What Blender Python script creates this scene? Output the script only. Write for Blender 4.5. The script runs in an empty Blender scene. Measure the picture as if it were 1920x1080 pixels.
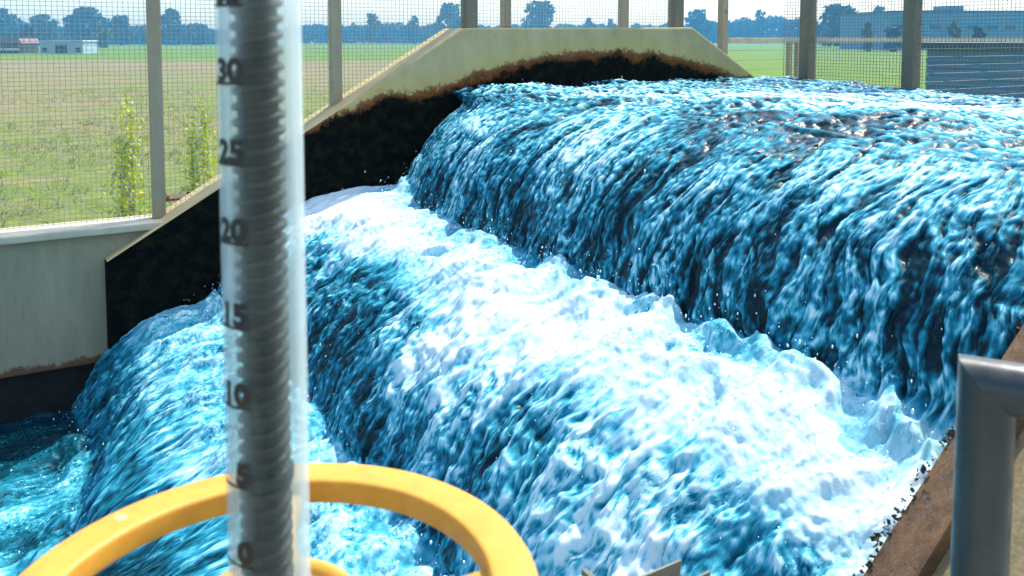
import bpy, bmesh, math, random
import numpy as np
from mathutils import Vector, Matrix

# ------------------------------------------------------------------ camera, sky, sun, exposure
scene = bpy.context.scene
COL = scene.collection
F_PX, HOR, PITCH = 1650.0, 72.0, math.radians(4.0)      # focal length in photo pixels, horizon row, tilt
CY = HOR + F_PX * math.tan(PITCH)
cam_d = bpy.data.cameras.new("camera")
cam = bpy.data.objects.new("camera", cam_d)
COL.objects.link(cam)
cam.location = (0, 0, 0)
cam.rotation_euler = (math.radians(90) - PITCH, 0, 0)
cam_d.sensor_width = 36.0
cam_d.lens = F_PX / 1920 * 36.0
cam_d.shift_y = -(540 - CY) / 1920
cam_d.clip_start = 0.05
cam_d.clip_end = 9000
cam_d.dof.use_dof = True
cam_d.dof.focus_distance = 3.6
cam_d.dof.aperture_fstop = 8.5
scene.camera = cam

SUN_EL = math.radians(56)
SUN_AZ = math.atan2(0.70, 0.714)                        # from +Y towards +X: behind the scene, to the right
sun_dir = Vector((math.sin(SUN_AZ) * math.cos(SUN_EL), math.cos(SUN_AZ) * math.cos(SUN_EL), math.sin(SUN_EL)))
world = bpy.data.worlds.new("World")
scene.world = world
world.use_nodes = True
wn = world.node_tree.nodes
bg = wn["Background"]
sky = wn.new("ShaderNodeTexSky")
sky.sky_type = 'NISHITA'
sky.sun_disc = False
sky.sun_elevation = SUN_EL
sky.sun_rotation = SUN_AZ
sky.air_density = 1.2
sky.dust_density = 1.8
sky.ozone_density = 2.0
world.node_tree.links.new(sky.outputs[0], bg.inputs[0])
bg.inputs[1].default_value = 0.15
sun_d = bpy.data.lights.new("sun", 'SUN')
sun_d.energy = 3.2
sun_d.angle = math.radians(0.53)
sun_d.color = (1.0, 0.93, 0.80)
sun = bpy.data.objects.new("sun", sun_d)
COL.objects.link(sun)
sun.location = (20, 20, 40)
sun.rotation_euler = (-sun_dir).to_track_quat('-Z', 'Y').to_euler()
scene.view_settings.view_transform = 'Standard'
scene.view_settings.look = 'None'
scene.view_settings.exposure = 1.36
scene.view_settings.gamma = 1.0
scene.cycles.max_bounces = 8
scene.cycles.transparent_max_bounces = 12
scene.cycles.use_denoising = True

# ------------------------------------------------------------------ frames of reference
RNG = np.random.RandomState(7)
random.seed(7)
O = np.array([-0.2725, 5.0])            # a corner of the cascade; u runs downstream, w across, z up
D = np.array([-0.8642, -0.5031])
N = np.array([0.5031, -0.8642])
ROT = math.atan2(D[1], D[0])
GROUND = -3.5
DECK = -1.95


def xy(u, w):
    p = O + D * u + N * w
    return float(p[0]), float(p[1])


def at(px, py, Y):
    """world point seen at a photo pixel, at distance Y"""
    a = (px - 960) / F_PX
    b = -(py - CY) / F_PX
    r = np.array([a, math.cos(PITCH) + b * math.sin(PITCH), -math.sin(PITCH) + b * math.cos(PITCH)])
    return r * Y / r[1]


# ------------------------------------------------------------------ object helpers
def tag(o, label=None, cat=None, group=None, kind=None):
    if label: o['label'] = label
    if cat: o['category'] = cat
    if group: o['group'] = group
    if kind: o['kind'] = kind
    return o


def empty(name, loc, rz=0.0):
    o = bpy.data.objects.new(name, None)
    o.empty_display_size = 0.2
    COL.objects.link(o)
    o.location = loc
    o.rotation_euler = (0, 0, rz)
    return o


class MB:
    """collects shapes and links them as one mesh object"""
    def __init__(self):
        self.v = []
        self.f = []
        self.sm = []

    def add(self, verts, faces, smooth=False):
        k = len(self.v)
        self.v.extend([tuple(p) for p in verts])
        self.f.extend([tuple(i + k for i in f) for f in faces])
        self.sm.extend([smooth] * len(faces))

    def box(self, a, b):
        x0, y0, z0 = a
        x1, y1, z1 = b
        self.add([(x0, y0, z0), (x1, y0, z0), (x1, y1, z0), (x0, y1, z0), (x0, y0, z1), (x1, y0, z1), (x1, y1, z1), (x0, y1, z1)],
                 [(0, 3, 2, 1), (4, 5, 6, 7), (0, 1, 5, 4), (1, 2, 6, 5), (2, 3, 7, 6), (3, 0, 4, 7)])

    def prism(self, poly, y0, y1):
        """poly in (x,z) extruded along y"""
        n = len(poly)
        v = [(x, y0, z) for x, z in poly] + [(x, y1, z) for x, z in poly]
        f = [tuple(range(n))[::-1], tuple(range(n, 2 * n))]
        f += [(i, (i + 1) % n, n + (i + 1) % n, n + i) for i in range(n)]
        self.add(v, f)

    def tube(self, pts, rad, seg=12, smooth=True, cap=True):
        pts = [Vector(p) for p in pts]
        rad = rad if hasattr(rad, '__len__') else [rad] * len(pts)
        ref = Vector((0, 0, 1))
        d0 = (pts[-1] - pts[0]).normalized()
        if abs(d0.dot(ref)) > 0.9:
            ref = Vector((1, 0, 0))
        v, f = [], []
        for i, p in enumerate(pts):
            d = (pts[min(i + 1, len(pts) - 1)] - pts[max(i - 1, 0)]).normalized()
            a = d.cross(ref).normalized()
            b = d.cross(a).normalized()
            for k in range(seg):
                t = 2 * math.pi * k / seg
                v.append(p + (a * math.cos(t) + b * math.sin(t)) * rad[i])
        for i in range(len(pts) - 1):
            for k in range(seg):
                f.append((i * seg + k, i * seg + (k + 1) % seg, (i + 1) * seg + (k + 1) % seg, (i + 1) * seg + k))
        self.add(v, f, smooth)
        if cap:
            self.add([v[k] for k in range(seg)], [tuple(range(seg))[::-1]])
            e = (len(pts) - 1) * seg
            self.add([v[e + k] for k in range(seg)], [tuple(range(seg))])

    def lathe(self, prof, seg=48, smooth=True, closed=False, center=(0, 0, 0)):
        """prof: (r,z) list"""
        v, f = [], []
        n = len(prof)
        for k in range(seg):
            t = 2 * math.pi * k / seg
            for r, z in prof:
                v.append((center[0] + r * math.cos(t), center[1] + r * math.sin(t), center[2] + z))
        m = n if closed else n - 1
        for k in range(seg):
            k2 = (k + 1) % seg
            for i in range(m):
                j = (i + 1) % n
                f.append((k * n + i, k2 * n + i, k2 * n + j, k * n + j))
        self.add(v, f, smooth)

    def build(self, name, mat, parent=None, off=(0, 0, 0), bevel=0.0, seg=2):
        me = bpy.data.meshes.new(name)
        ox, oy, oz = off
        me.from_pydata([(p[0] - ox, p[1] - oy, p[2] - oz) for p in self.v], [], self.f)
        me.polygons.foreach_set('use_smooth', self.sm)
        bm = bmesh.new()
        bm.from_mesh(me)
        bmesh.ops.remove_doubles(bm, verts=bm.verts, dist=1e-5)
        bmesh.ops.recalc_face_normals(bm, faces=bm.faces)
        if bevel > 0:
            es = [e for e in bm.edges if len(e.link_faces) == 2 and e.calc_face_angle(0) > 0.4]
            bmesh.ops.bevel(bm, geom=es, offset=bevel, segments=seg, profile=0.6, affect='EDGES', clamp_overlap=True)
        bm.to_mesh(me)
        bm.free()
        me.materials.append(mat)
        o = bpy.data.objects.new(name, me)
        COL.objects.link(o)
        if parent: o.parent = parent
        return o


def raw_mesh(name, verts, quads, mat, parent=None, smooth=False):
    """fast mesh from numpy arrays"""
    me = bpy.data.meshes.new(name)
    nv, nf = len(verts), len(quads)
    k = quads.shape[1]
    me.vertices.add(nv)
    me.vertices.foreach_set('co', np.ascontiguousarray(verts, dtype=np.float32).ravel())
    me.loops.add(nf * k)
    me.loops.foreach_set('vertex_index', np.ascontiguousarray(quads, dtype=np.int32).ravel())
    me.polygons.add(nf)
    me.polygons.foreach_set('loop_start', np.arange(0, nf * k, k, dtype=np.int32))
    me.polygons.foreach_set('use_smooth', np.full(nf, smooth))
    me.update(calc_edges=True)
    me.materials.append(mat)
    o = bpy.data.objects.new(name, me)
    COL.objects.link(o)
    if parent: o.parent = parent
    return o


def chan_thing(name, label, cat, u, w, z, group=None):
    x, y = xy(u, w)
    return tag(empty(name, (x, y, z), ROT), label, cat, group)


# ------------------------------------------------------------------ material helpers
def new_mat(name):
    m = bpy.data.materials.new(name)
    m.use_nodes = True
    nt = m.node_tree
    return m, nt, nt.nodes["Principled BSDF"]


def nd(nt, typ, **kw):
    n = nt.nodes.new(typ)
    for k, v in kw.items():
        setattr(n, k, v)
    return n


def noise_node(nt, vec, scale, detail=6, rough=0.6, dist=0.0):
    n = nd(nt, "ShaderNodeTexNoise")
    n.inputs['Scale'].default_value = scale
    n.inputs['Detail'].default_value = detail
    n.inputs['Roughness'].default_value = rough
    n.inputs['Distortion'].default_value = dist
    if vec is not None: nt.links.new(vec, n.inputs['Vector'])
    return n.outputs['Fac']


def ramp_node(nt, fac, stops, interp='LINEAR'):
    r = nd(nt, "ShaderNodeValToRGB")
    r.color_ramp.interpolation = interp
    el = r.color_ramp.elements
    while len(el) < len(stops):
        el.new(0.5)
    for e, (p, c) in zip(el, stops):
        e.position = p
        e.color = (*c, 1) if len(c) == 3 else c
    nt.links.new(fac, r.inputs[0])
    return r.outputs[0]


def mix_col(nt, fac, a, b, mode='MIX'):
    m = nd(nt, "ShaderNodeMix", data_type='RGBA', blend_type=mode)
    for s, v in ((m.inputs[0], fac), (m.inputs[6], a), (m.inputs[7], b)):
        if isinstance(v, bpy.types.NodeSocket): nt.links.new(v, s)
        elif isinstance(v, (int, float)): s.default_value = v
        else: s.default_value = (*v, 1)
    return m.outputs[2]


def math_node(nt, op, a, b=None, clamp=False):
    m = nd(nt, "ShaderNodeMath", operation=op, use_clamp=clamp)
    for s, v in zip(m.inputs, (a, b)):
        if v is None: continue
        if isinstance(v, bpy.types.NodeSocket): nt.links.new(v, s)
        else: s.default_value = v
    return m.outputs[0]


def map_range(nt, v, a, b, c=0.0, d=1.0, smooth=True):
    m = nd(nt, "ShaderNodeMapRange", interpolation_type='SMOOTHSTEP' if smooth else 'LINEAR')
    nt.links.new(v, m.inputs[0])
    for i, q in enumerate((a, b, c, d)):
        m.inputs[i + 1].default_value = q
    return m.outputs[0]


def mapping(nt, vec, scale=(1, 1, 1), loc=(0, 0, 0)):
    m = nd(nt, "ShaderNodeMapping")
    m.inputs['Scale'].default_value = scale
    m.inputs['Location'].default_value = loc
    nt.links.new(vec, m.inputs['Vector'])
    return m.outputs[0]


def bump(nt, bs, h, strength, dist):
    b = nd(nt, "ShaderNodeBump")
    b.inputs['Strength'].default_value = strength
    b.inputs['Distance'].default_value = dist
    nt.links.new(h, b.inputs['Height'])
    nt.links.new(b.outputs[0], bs.inputs['Normal'])


def noisy(name, c1, c2, scale, rough=0.7, metal=0.0, bmp=0.2, bdist=0.003, stretch=(1, 1, 1), spots=None, detail=7):
    m, nt, bs = new_mat(name)
    tc = nd(nt, "ShaderNodeTexCoord").outputs['Object']
    v = mapping(nt, tc, stretch)
    f = noise_node(nt, v, scale, detail, 0.65)
    col = ramp_node(nt, f, [(0.3, c1), (0.7, c2)])
    if spots:
        sc, lim, sc_col = spots
        g = noise_node(nt, tc, sc, 5, 0.6)
        col = mix_col(nt, map_range(nt, g, lim, lim + 0.08), col, sc_col)
    nt.links.new(col, bs.inputs['Base Color'])
    r2 = noise_node(nt, tc, scale * 2.3, 4)
    nt.links.new(map_range(nt, r2, 0.3, 0.7, max(0.05, rough - 0.12), min(1, rough + 0.12)), bs.inputs['Roughness'])
    bs.inputs['Metallic'].default_value = metal
    if bmp > 0: bump(nt, bs, noise_node(nt, v, scale * 5, 6, 0.7), bmp, bdist)
    return m


M = {}
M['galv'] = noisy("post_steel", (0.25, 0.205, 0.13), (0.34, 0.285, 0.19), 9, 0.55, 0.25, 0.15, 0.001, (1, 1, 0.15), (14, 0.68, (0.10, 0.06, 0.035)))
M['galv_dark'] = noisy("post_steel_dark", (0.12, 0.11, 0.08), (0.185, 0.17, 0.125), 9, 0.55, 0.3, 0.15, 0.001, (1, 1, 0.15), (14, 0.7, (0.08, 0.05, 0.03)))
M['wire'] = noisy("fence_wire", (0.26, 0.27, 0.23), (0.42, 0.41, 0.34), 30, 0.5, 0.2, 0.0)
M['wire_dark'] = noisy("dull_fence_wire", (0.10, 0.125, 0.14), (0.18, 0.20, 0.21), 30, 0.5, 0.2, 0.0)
M['rail'] = noisy("rail_steel", (0.026, 0.034, 0.037), (0.058, 0.066, 0.066), 14, 0.36, 0.25, 0.1, 0.0006, (1, 1, 0.3), (22, 0.66, (0.10, 0.10, 0.09)))
M['rail'].node_tree.nodes['Principled BSDF'].inputs['Specular IOR Level'].default_value = .35
M['rust'] = noisy("rusty_steel", (0.05, 0.022, 0.012), (0.16, 0.07, 0.03), 40, 0.85, 0.1, 0.4, 0.002)
M['yellow'] = noisy("yellow_paint", (0.50, 0.225, 0.014), (0.62, 0.30, 0.03), 34, 0.5, 0.0, 0.3, 0.0014, (1, 1, 1), (38, 0.70, (0.56, 0.34, 0.10)))
M['worn_paint'] = noisy("worn_paint", (0.70, 0.44, 0.12), (0.78, 0.55, 0.22), 60, 0.6)
M['spindle'] = noisy("greased_steel", (0.004, 0.004, 0.003), (0.045, 0.031, 0.014), 50, 0.65, 0.0, 0.2, 0.0006)
M['ink'] = noisy("black_ink", (0.006, 0.006, 0.006), (0.012, 0.012, 0.012), 30, 0.6, 0.0, 0.0)
M['coping_metal'] = noisy("panel_coping", (0.36, 0.315, 0.22), (0.52, 0.46, 0.33), 7, 0.5, 0.0, 0.2, 0.002, (1, 1, 1), (9, 0.7, (0.25, 0.16, 0.09)))
M['board'] = noisy("wet_brown_board", (0.045, 0.021, 0.007), (0.17, 0.082, 0.024), 22, 0.7, 0.0, 0.7, 0.005, (0.22, 1.6, 1), (30, 0.62, (0.022, 0.014, 0.007)), 9)
M['gravel'] = noisy("gravel_concrete", (0.12, 0.095, 0.045), (0.28, 0.22, 0.11), 90, 0.9, 0.0, 0.7, 0.004, (1, 1, 1), (60, 0.62, (0.09, 0.08, 0.05)), 8)
M['deck'] = noisy("deck_concrete", (0.22, 0.21, 0.18), (0.36, 0.34, 0.29), 6, 0.85, 0.0, 0.4, 0.004)
M['moss'] = noisy("moss", (0.012, 0.010, 0.004), (0.07, 0.048, 0.016), 40, 0.95, 0.0, 0.4, 0.003)


# ------------------------------------------------------------------ vectorised gradient noise
_perm = RNG.permutation(512)
_perm = np.concatenate([_perm, _perm, _perm])
_ga = RNG.rand(512) * 2 * np.pi
_G = np.stack([np.cos(_ga), np.sin(_ga)], 1).astype(np.float32)


def pn(x, y, seed=0):
    xi = np.floor(x).astype(np.int64)
    yi = np.floor(y).astype(np.int64)
    xf = (x - xi).astype(np.float32)
    yf = (y - yi).astype(np.float32)
    u = xf * xf * xf * (xf * (xf * 6 - 15) + 10)
    v = yf * yf * yf * (yf * (yf * 6 - 15) + 10)

    def g(ix, iy, dx, dy):
        h = _perm[(_perm[(ix + seed * 37) & 511] + iy + seed * 91) & 511]
        q = _G[h]
        return q[..., 0] * dx + q[..., 1] * dy
    a = g(xi, yi, xf, yf)
    b = g(xi + 1, yi, xf - 1, yf)
    c = g(xi, yi + 1, xf, yf - 1)
    d = g(xi + 1, yi + 1, xf - 1, yf - 1)
    return (a + u * (b - a) + v * ((c + u * (d - c)) - (a + u * (b - a)))) * 1.5


def fbm(x, y, seed, octv=3, gain=0.5, lac=2.03):
    t = 0
    a = 1.0
    for i in range(octv):
        t = t + a * pn(x, y, seed + i)
        x = x * lac + 3.7
        y = y * lac + 1.9
        a *= gain
    return t


def sstep(a, b, x):
    t = np.clip((x - a) / (b - a), 0, 1)
    return t * t * (3 - 2 * t)


# ------------------------------------------------------------------ water of the cascade
WID = 3.5


def make_water_mat():
    m, nt, bs = new_mat("foaming_water")
    uv = nd(nt, "ShaderNodeUVMap", uv_map="flow").outputs[0]
    foam_shading = nd(nt, "ShaderNodeAttribute", attribute_name="foam_shading").outputs['Fac']
    fall = nd(nt, "ShaderNodeAttribute", attribute_name="fall").outputs['Fac']
    streak = noise_node(nt, mapping(nt, uv, (36, 150, 1)), 1.0, 6, 0.72, 0.5)
    grain = noise_node(nt, mapping(nt, uv, (90, 120, 1)), 1.0, 6, 0.72, 0.3)
    tex = mix_col(nt, fall, grain, streak)
    t2 = map_range(nt, tex, 0.25, 0.75, -0.30, 0.30, False)
    amp = map_range(nt, foam_shading, .60, .92, 1.0, .38)      # dense froth is even
    patch = map_range(nt, noise_node(nt, mapping(nt, uv, (4.5, 9, 1)), 1.0, 3, 0.55), .38, .64, .16, .95)
    amp = math_node(nt, 'MULTIPLY', amp, patch)
    fl = noise_node(nt, mapping(nt, uv, (34, 120, 1)), 1.0, 4, 0.6, 0.8)
    fl2 = noise_node(nt, mapping(nt, uv, (60, 75, 3.3)), 1.0, 4, 0.6, 0.5)
    flm = mix_col(nt, fall, fl2, fl)
    lite = map_range(nt, flm, .555, .66, 0, .32)  # white glints painted as flecks into the water colour
    dark = map_range(nt, flm, .34, .445, .34, 0)
    fk = math_node(nt, 'MULTIPLY', math_node(nt, 'SUBTRACT', lite, dark), amp)
    f1 = math_node(nt, 'ADD', foam_shading, math_node(nt, 'MULTIPLY', t2, amp))
    f2 = math_node(nt, 'ADD', f1, fk, True)
    col = ramp_node(nt, f2, [(0.0, (0.001, 0.012, 0.019)), (0.20, (0.002, 0.052, 0.078)), (0.42, (0.004, 0.155, 0.235)),
                             (0.60, (0.055, 0.335, 0.440)), (0.78, (0.33, 0.575, 0.645)), (0.97, (0.56, 0.665, 0.69))])
    nt.links.new(col, bs.inputs['Base Color'])
    nt.links.new(map_range(nt, f2, 0.05, 0.5, 0.2, 0.75), bs.inputs['Roughness'])
    bs.inputs['IOR'].default_value = 1.33
    bs.inputs['Specular IOR Level'].default_value = .24
    b = nd(nt, "ShaderNodeBump")
    b.inputs['Strength'].default_value = 0.45
    b.inputs['Distance'].default_value = 0.004
    nt.links.new(tex, b.inputs['Height'])
    nt.links.new(b.outputs[0], bs.inputs['Normal'])
    return m


M['water'] = make_water_mat()


def make_water():
    pr = np.array([(-2.42, -.285), (-1.2, -.285), (-.3, -.29), (.0, -.298), (.14, -.318), (.27, -.355), (.38, -.41), (.47, -.485), (.54, -.575), (.59, -.67), (.62, -.745), (.635, -.79),
                   (.68, -.80), (.80, -.80), (.95, -.855), (1.06, -.905), (1.16, -.975), (1.25, -1.07), (1.32, -1.17), (1.375, -1.28),
                   (1.44, -1.305), (1.56, -1.30), (1.70, -1.345), (1.82, -1.42), (1.92, -1.53), (1.99, -1.65), (2.03, -1.71),
                   (2.12, -1.73), (2.6, -1.73), (5.2, -1.75)])
    seg = np.hypot(*np.diff(pr, axis=0).T)
    S = np.concatenate([[0], np.cumsum(seg)])
    s_of_u = lambda u: float(np.interp(u, pr[:, 0], S))
    # rows: dense on the falls
    s0, s1, s2 = 0.0, s_of_u(.05), s_of_u(2.15)
    rows = np.concatenate([np.arange(s0, s1, .0085), np.arange(s1, s2, .0042), np.arange(s2, S[-1], .016)])
    fine = np.linspace(0, S[-1], 4000)
    fu = np.interp(fine, S, pr[:, 0])
    fz = np.interp(fine, S, pr[:, 1])
    ds = fine[1]
    k = int(.05 / ds)
    ker = np.hanning(2 * k + 1)
    ker /= ker.sum()
    fu = np.convolve(np.pad(fu, k, mode='reflect', reflect_type='odd'), ker, 'valid')
    fz = np.convolve(np.pad(fz, k, mode='reflect', reflect_type='odd'), ker, 'valid')
    U0 = np.interp(rows, fine, fu)
    Z0 = np.interp(rows, fine, fz)
    tu, tz = np.gradient(U0, rows), np.gradient(Z0, rows)
    ln = np.hypot(tu, tz)
    nu, nz = -tz / ln, tu / ln
    # columns: closer together near the camera
    t = np.linspace(0, 1, 860)
    cols = -0.03 + (WID + .06) * (1.35 * t - .35 * t * t)
    s, w = np.meshgrid(rows, cols, indexing='ij')
    U = np.repeat(U0[:, None], len(cols), 1)
    # beside the far wall the upper fall stands further back
    back = .31 * np.exp(-(np.clip(w, 0, None) / .42) ** 1.3)
    steep = np.repeat(np.clip(-tz / ln, 0, 1)[:, None], len(cols), 1)      # 0 level .. 1 vertical

    # the weirs' water leans out more or less along its length, so the falls are never ruler straight
    su = s + .05 * pn(w * 1.6, s * .3, 3) + .025 * pn(w * 4.3, s * .5, 4)
    # masks run along the arc length, so a steep fall keeps its own look down to its foot
    R = lambda a, b, c, d: sstep(s_of_u(a), s_of_u(b), s) * (1 - sstep(s_of_u(c), s_of_u(d), s))
    basin = 1 - sstep(s_of_u(-.12), s_of_u(.34), s)
    fall1 = R(-.12, .34, .625, .66)
    pool2 = R(.625, .66, .92, 1.10)
    fall2 = R(.92, 1.10, 1.365, 1.40)
    pool3 = R(1.365, 1.40, 1.66, 1.80)
    fall3 = R(1.66, 1.80, 2.01, 2.06)
    low = sstep(1.98, 2.06, U)
    fall = np.clip(fall1 + fall2 + fall3, 0, 1)

    wq = w + .045 * fbm(s * 1.8, w * 2.6, 11, 2) + .018 * pn(s * 5, w * 8, 13) + .007 * pn(s * 11, w * 19, 14)
    st_a = fbm(su * 3.0, wq * 10, 21, 2)
    st_b = pn(su * 13, wq * 36, 24)
    st_c = pn(su * 27, wq * 72, 26) + .6 * pn(su * 40, wq * 60, 27)
    st_d = pn(su * 42, wq * 140, 28)
    gap = sstep(.10, .5, pn(su * 4.6, wq * 20, 29)) + .8 * sstep(.12, .5, pn(su * 9.5, wq * 44, 30))
    lump1 = fbm(s * 3.6 + .3 * st_a, wq * 5.2, 31, 2)
    lump2 = fbm(s * 7.5 + .5 * st_a, wq * 13, 33, 2)
    lump3 = pn(s * 21 + .8 * lump2, wq * 30, 35)
    lump4 = pn(s * 58, w * 56, 36)
    lump5 = pn(s * 105, w * 110, 37)
    chop1 = fbm(s * 3.2, w * 2.4, 41, 2)
    chop2 = 1 - 2 * np.abs(pn(s * 12 + .6 * chop1, w * 7, 43))
    chop3 = 1 - 2 * np.abs(pn(s * 24 + chop1, w * 15, 45))
    chop4 = pn(s * 52, w * 36, 46)

    h_fall = .005 * lump2 + .010 * st_a + .0036 * st_b + .0028 * st_c + .0014 * st_d + .0030 * lump3 + .0016 * lump4 - .007 * gap
    h_pool = .032 * lump1 + .013 * lump2 + .0042 * lump3 + .0026 * lump4 + .0018 * lump5
    h_bas = .021 * chop1 + .009 * chop2 + .0075 * chop3 + .0028 * chop4
    h_f2 = h_fall * .9 + .016 * lump2 * (1 - sstep(1.1, 1.4, U)) + .006 * lump3
    h_bas = h_bas * (1 + .35 * sstep(-.9, -.1, U))
    h = basin * h_bas + fall1 * h_fall + (fall2 + fall3) * h_f2 + (pool2 + pool3 + low * .7) * h_pool
    # upwelling in the basin
    boil = np.exp(-(((U + .25) / .42) ** 2 + ((w - 2.25) / .55) ** 2))
    dz = .045 * boil - .05 * sstep(.2, 2.2, w) * sstep(-.9, -2.2, U)
    dz += .02 * np.exp(-(((U + .75) / .5) ** 2 + ((w - 1.2) / .5) ** 2))
    # tongues of water thrown up at the feet of the falls
    for (uu, ww, a, ru, rw) in [(.63, .20, .075, .05, .10), (.66, .55, .03, .06, .14), (.665, 2.02, .04, .06, .15), (.68, 2.52, .07, .05, .10), (.69, 2.80, .085, .045, .075),
                                (.68, 2.93, .05, .05, .05), (.70, 3.06, .07, .06, .085), (.68, 3.30, .07, .05, .06), (.71, 3.42, .06, .05, .04), (.72, 2.30, .05, .07, .12), (.70, 1.50, .045, .06, .16), (.72, 1.1, .04, .08, .16),
                                (1.42, .15, .08, .05, .14), (1.44, .75, .05, .06, .16), (1.44, 1.5, .05, .06, .2), (1.43, 2.1, .06, .05, .12), (1.44, 2.7, .05, .05, .12),
                                (2.07, .5, .05, .06, .2), (2.08, 1.2, .06, .07, .2), (.86, 2.75, .04, .1, .25), (.90, 1.9, .045, .1, .22), (.93, 1.2, .03, .1, .3)]:
        wob = .03 * pn(w * 14, U * 14, 61) + .02 * pn(w * 31, U * 31, 62)
        dz = dz + a * np.exp(-(((U - uu + wob) / ru) ** 2 + ((w - ww + wob) / rw) ** 2))
    dz = dz - .09 * sstep(3.05, 3.48, w) * sstep(.60, .72, U)
    Un = U + nu[:, None] * h - back * sstep(.05, .35, U) * (1 - sstep(.62, 1.0, U)) + .22 * sstep(.5, 1.9, w) * sstep(1.72, 2.0, U) * (1 - sstep(2.4, 3.4, U))
    Zn = Z0[:, None] + nz[:, None] * h + dz
    # ragged lips of the crests
    lip = .05 * pn(w * 2.3, s * .2, 71) + .02 * pn(w * 7, s * .5, 72)
    Un = Un + lip * (fall1 + fall2 * 1.2 + fall3 * 1.2)
    Wn = w + .006 * lump3 * (pool2 + pool3) + .01 * st_b * fall

    # how much air is beaten in, plus painted glints, sunlit whites and shaded blue
    big = fbm(su * 1.3, w * 1.7, 81, 2)
    foam_shading = basin * (.24 + .26 * sstep(.7, 2.2, w) * sstep(.0, -.6, U) + .55 * (chop3 - .44) + .50 * chop4 + .50 * (chop2 - .44) + .24 * big - .28 * np.exp(-(((U - .02) / .10) ** 2 + ((w - 2.35) / .42) ** 2)))  # basin whites also paint in sky reflection and sun glints
    foam_shading = foam_shading + fall1 * (.48 - .05 * sstep(s_of_u(.5), s_of_u(.62), s) + .17 * st_a + .20 * st_b + .26 * st_c + .24 * st_d + .14 * lump4 + .30 * big - .44 * gap + .17 * (1 - sstep(s_of_u(.45), s_of_u(.58), s)))  # whiter top paints sunlight on the crest
    foam_shading = foam_shading + pool2 * (.71 + .22 * sstep(.70, .84, U) + .10 * lump1 + .08 * lump2 + .07 * lump3 + .05 * lump4 + .14 * big)  # bluer foot paints in the upper fall's shade, whitening towards the sunlit part
    uf = U - .20 * sstep(1.0, 3.3, w) - .10 * big - .08 * lump1
    top2 = 1 - sstep(.96, 1.24, uf)
    foam_shading = foam_shading + fall2 * (.42 + .12 * big - .34 * gap * (1 - top2) + .34 * top2 + .18 * st_a + .20 * st_b + .22 * st_c + .18 * st_d + .12 * lump4 + .16 * lump3 * top2 + .12 * big)
    foam_shading = foam_shading + pool3 * (.64 + .14 * lump2 + .14 * lump3 + .10 * lump4)
    foam_shading = foam_shading + fall3 * (.30 - .14 * gap + .36 * (1 - sstep(1.75, 1.92, U)) + .20 * st_a + .22 * st_b + .14 * st_c + .1 * big)
    foam_shading = foam_shading + low * (.40 + .34 * lump1 + .2 * lump3 + .12 * lump4) * (1 - .85 * sstep(.75, .2, w))
    foam_shading = np.clip(foam_shading, 0, 1)

    nr, nc = U.shape
    co = np.stack([Un, Wn, Zn], -1).reshape(-1, 3)
    idx = np.arange(nr * nc).reshape(nr, nc)
    q = np.stack([idx[:-1, :-1], idx[1:, :-1], idx[1:, 1:], idx[:-1, 1:]], -1).reshape(-1, 4)
    o = raw_mesh("water", co, q, M['water'], smooth=True)
    me = o.data
    x, y = xy(0, 0)
    o.location = (x, y, 0)
    o.rotation_euler = (0, 0, ROT)
    a = me.attributes.new("foam_shading", 'FLOAT', 'POINT')
    a.data.foreach_set('value', foam_shading.astype(np.float32).ravel())
    a = me.attributes.new("fall", 'FLOAT', 'POINT')
    a.data.foreach_set('value', np.clip(fall + .25 * basin, 0, 1).astype(np.float32).ravel())
    uvl = me.uv_layers.new(name="flow")
    uvv = np.stack([su.ravel(), wq.ravel()], -1)[q.ravel()]
    uvl.data.foreach_set('uv', uvv.astype(np.float32).ravel())
    tag(o, "white and cyan water tumbling down three steps of the cascade", "water", kind='structure')
    return co.reshape(nr, nc, 3), foam_shading, U


WATER, FOAM_SHADING, WU = make_water()


def make_spray():
    """thrown drops: small stretched blobs above the feet of the falls"""
    m, nt, bs = new_mat("spray_drops")
    bs.inputs['Base Color'].default_value = (0.75, 0.9, 0.95, 1)
    bs.inputs['Roughness'].default_value = 0.15
    ico = bmesh.new()
    bmesh.ops.create_icosphere(ico, subdivisions=1, radius=1.0)
    iv = np.array([v.co[:] for v in ico.verts])
    ico.verts.ensure_lookup_table()
    fi = np.array([[v.index for v in f.verts] for f in ico.faces])
    ico.free()
    V, Fq = [], []
    n = 0
    r = np.random.RandomState(3)
    for (u0, su, z0, sz, cnt) in [(.70, .06, -.72, .035, 520), (.40, .10, -.33, .02, 90), (1.06, .12, -.87, .03, 260), (1.44, .07, -1.2, .05, 280), (2.08, .1, -1.63, .05, 180), (-.4, .5, -.265, .02, 120)]:
        for i in range(cnt):
            w = r.uniform(.05, WID - .08)
            u = u0 + su * r.randn()
            i0 = np.argmin(np.abs(WU[:, 0] - u))
            j0 = int(np.clip(np.searchsorted(WATER[0, :, 1], w), 0, WATER.shape[1] - 1))
            zb = WATER[i0, j0, 2]
            z = zb + abs(r.randn()) * sz + .004
            rad = .0011 + .0024 * r.rand() ** 4
            st = 1 + 1.6 * r.rand()
            V.append(iv * np.array([rad, rad, rad * st]) + np.array([WATER[i0, j0, 0], w, z]))
            Fq.append(fi + n)
            n += len(iv)
    o = raw_mesh("spray", np.concatenate(V), np.concatenate(Fq), m, smooth=True)
    x, y = xy(0, 0)
    o.location = (x, y, 0)
    o.rotation_euler = (0, 0, ROT)
    tag(o, "white drops of spray flung up over the foaming steps", "spray", kind='stuff')


make_spray()


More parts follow.
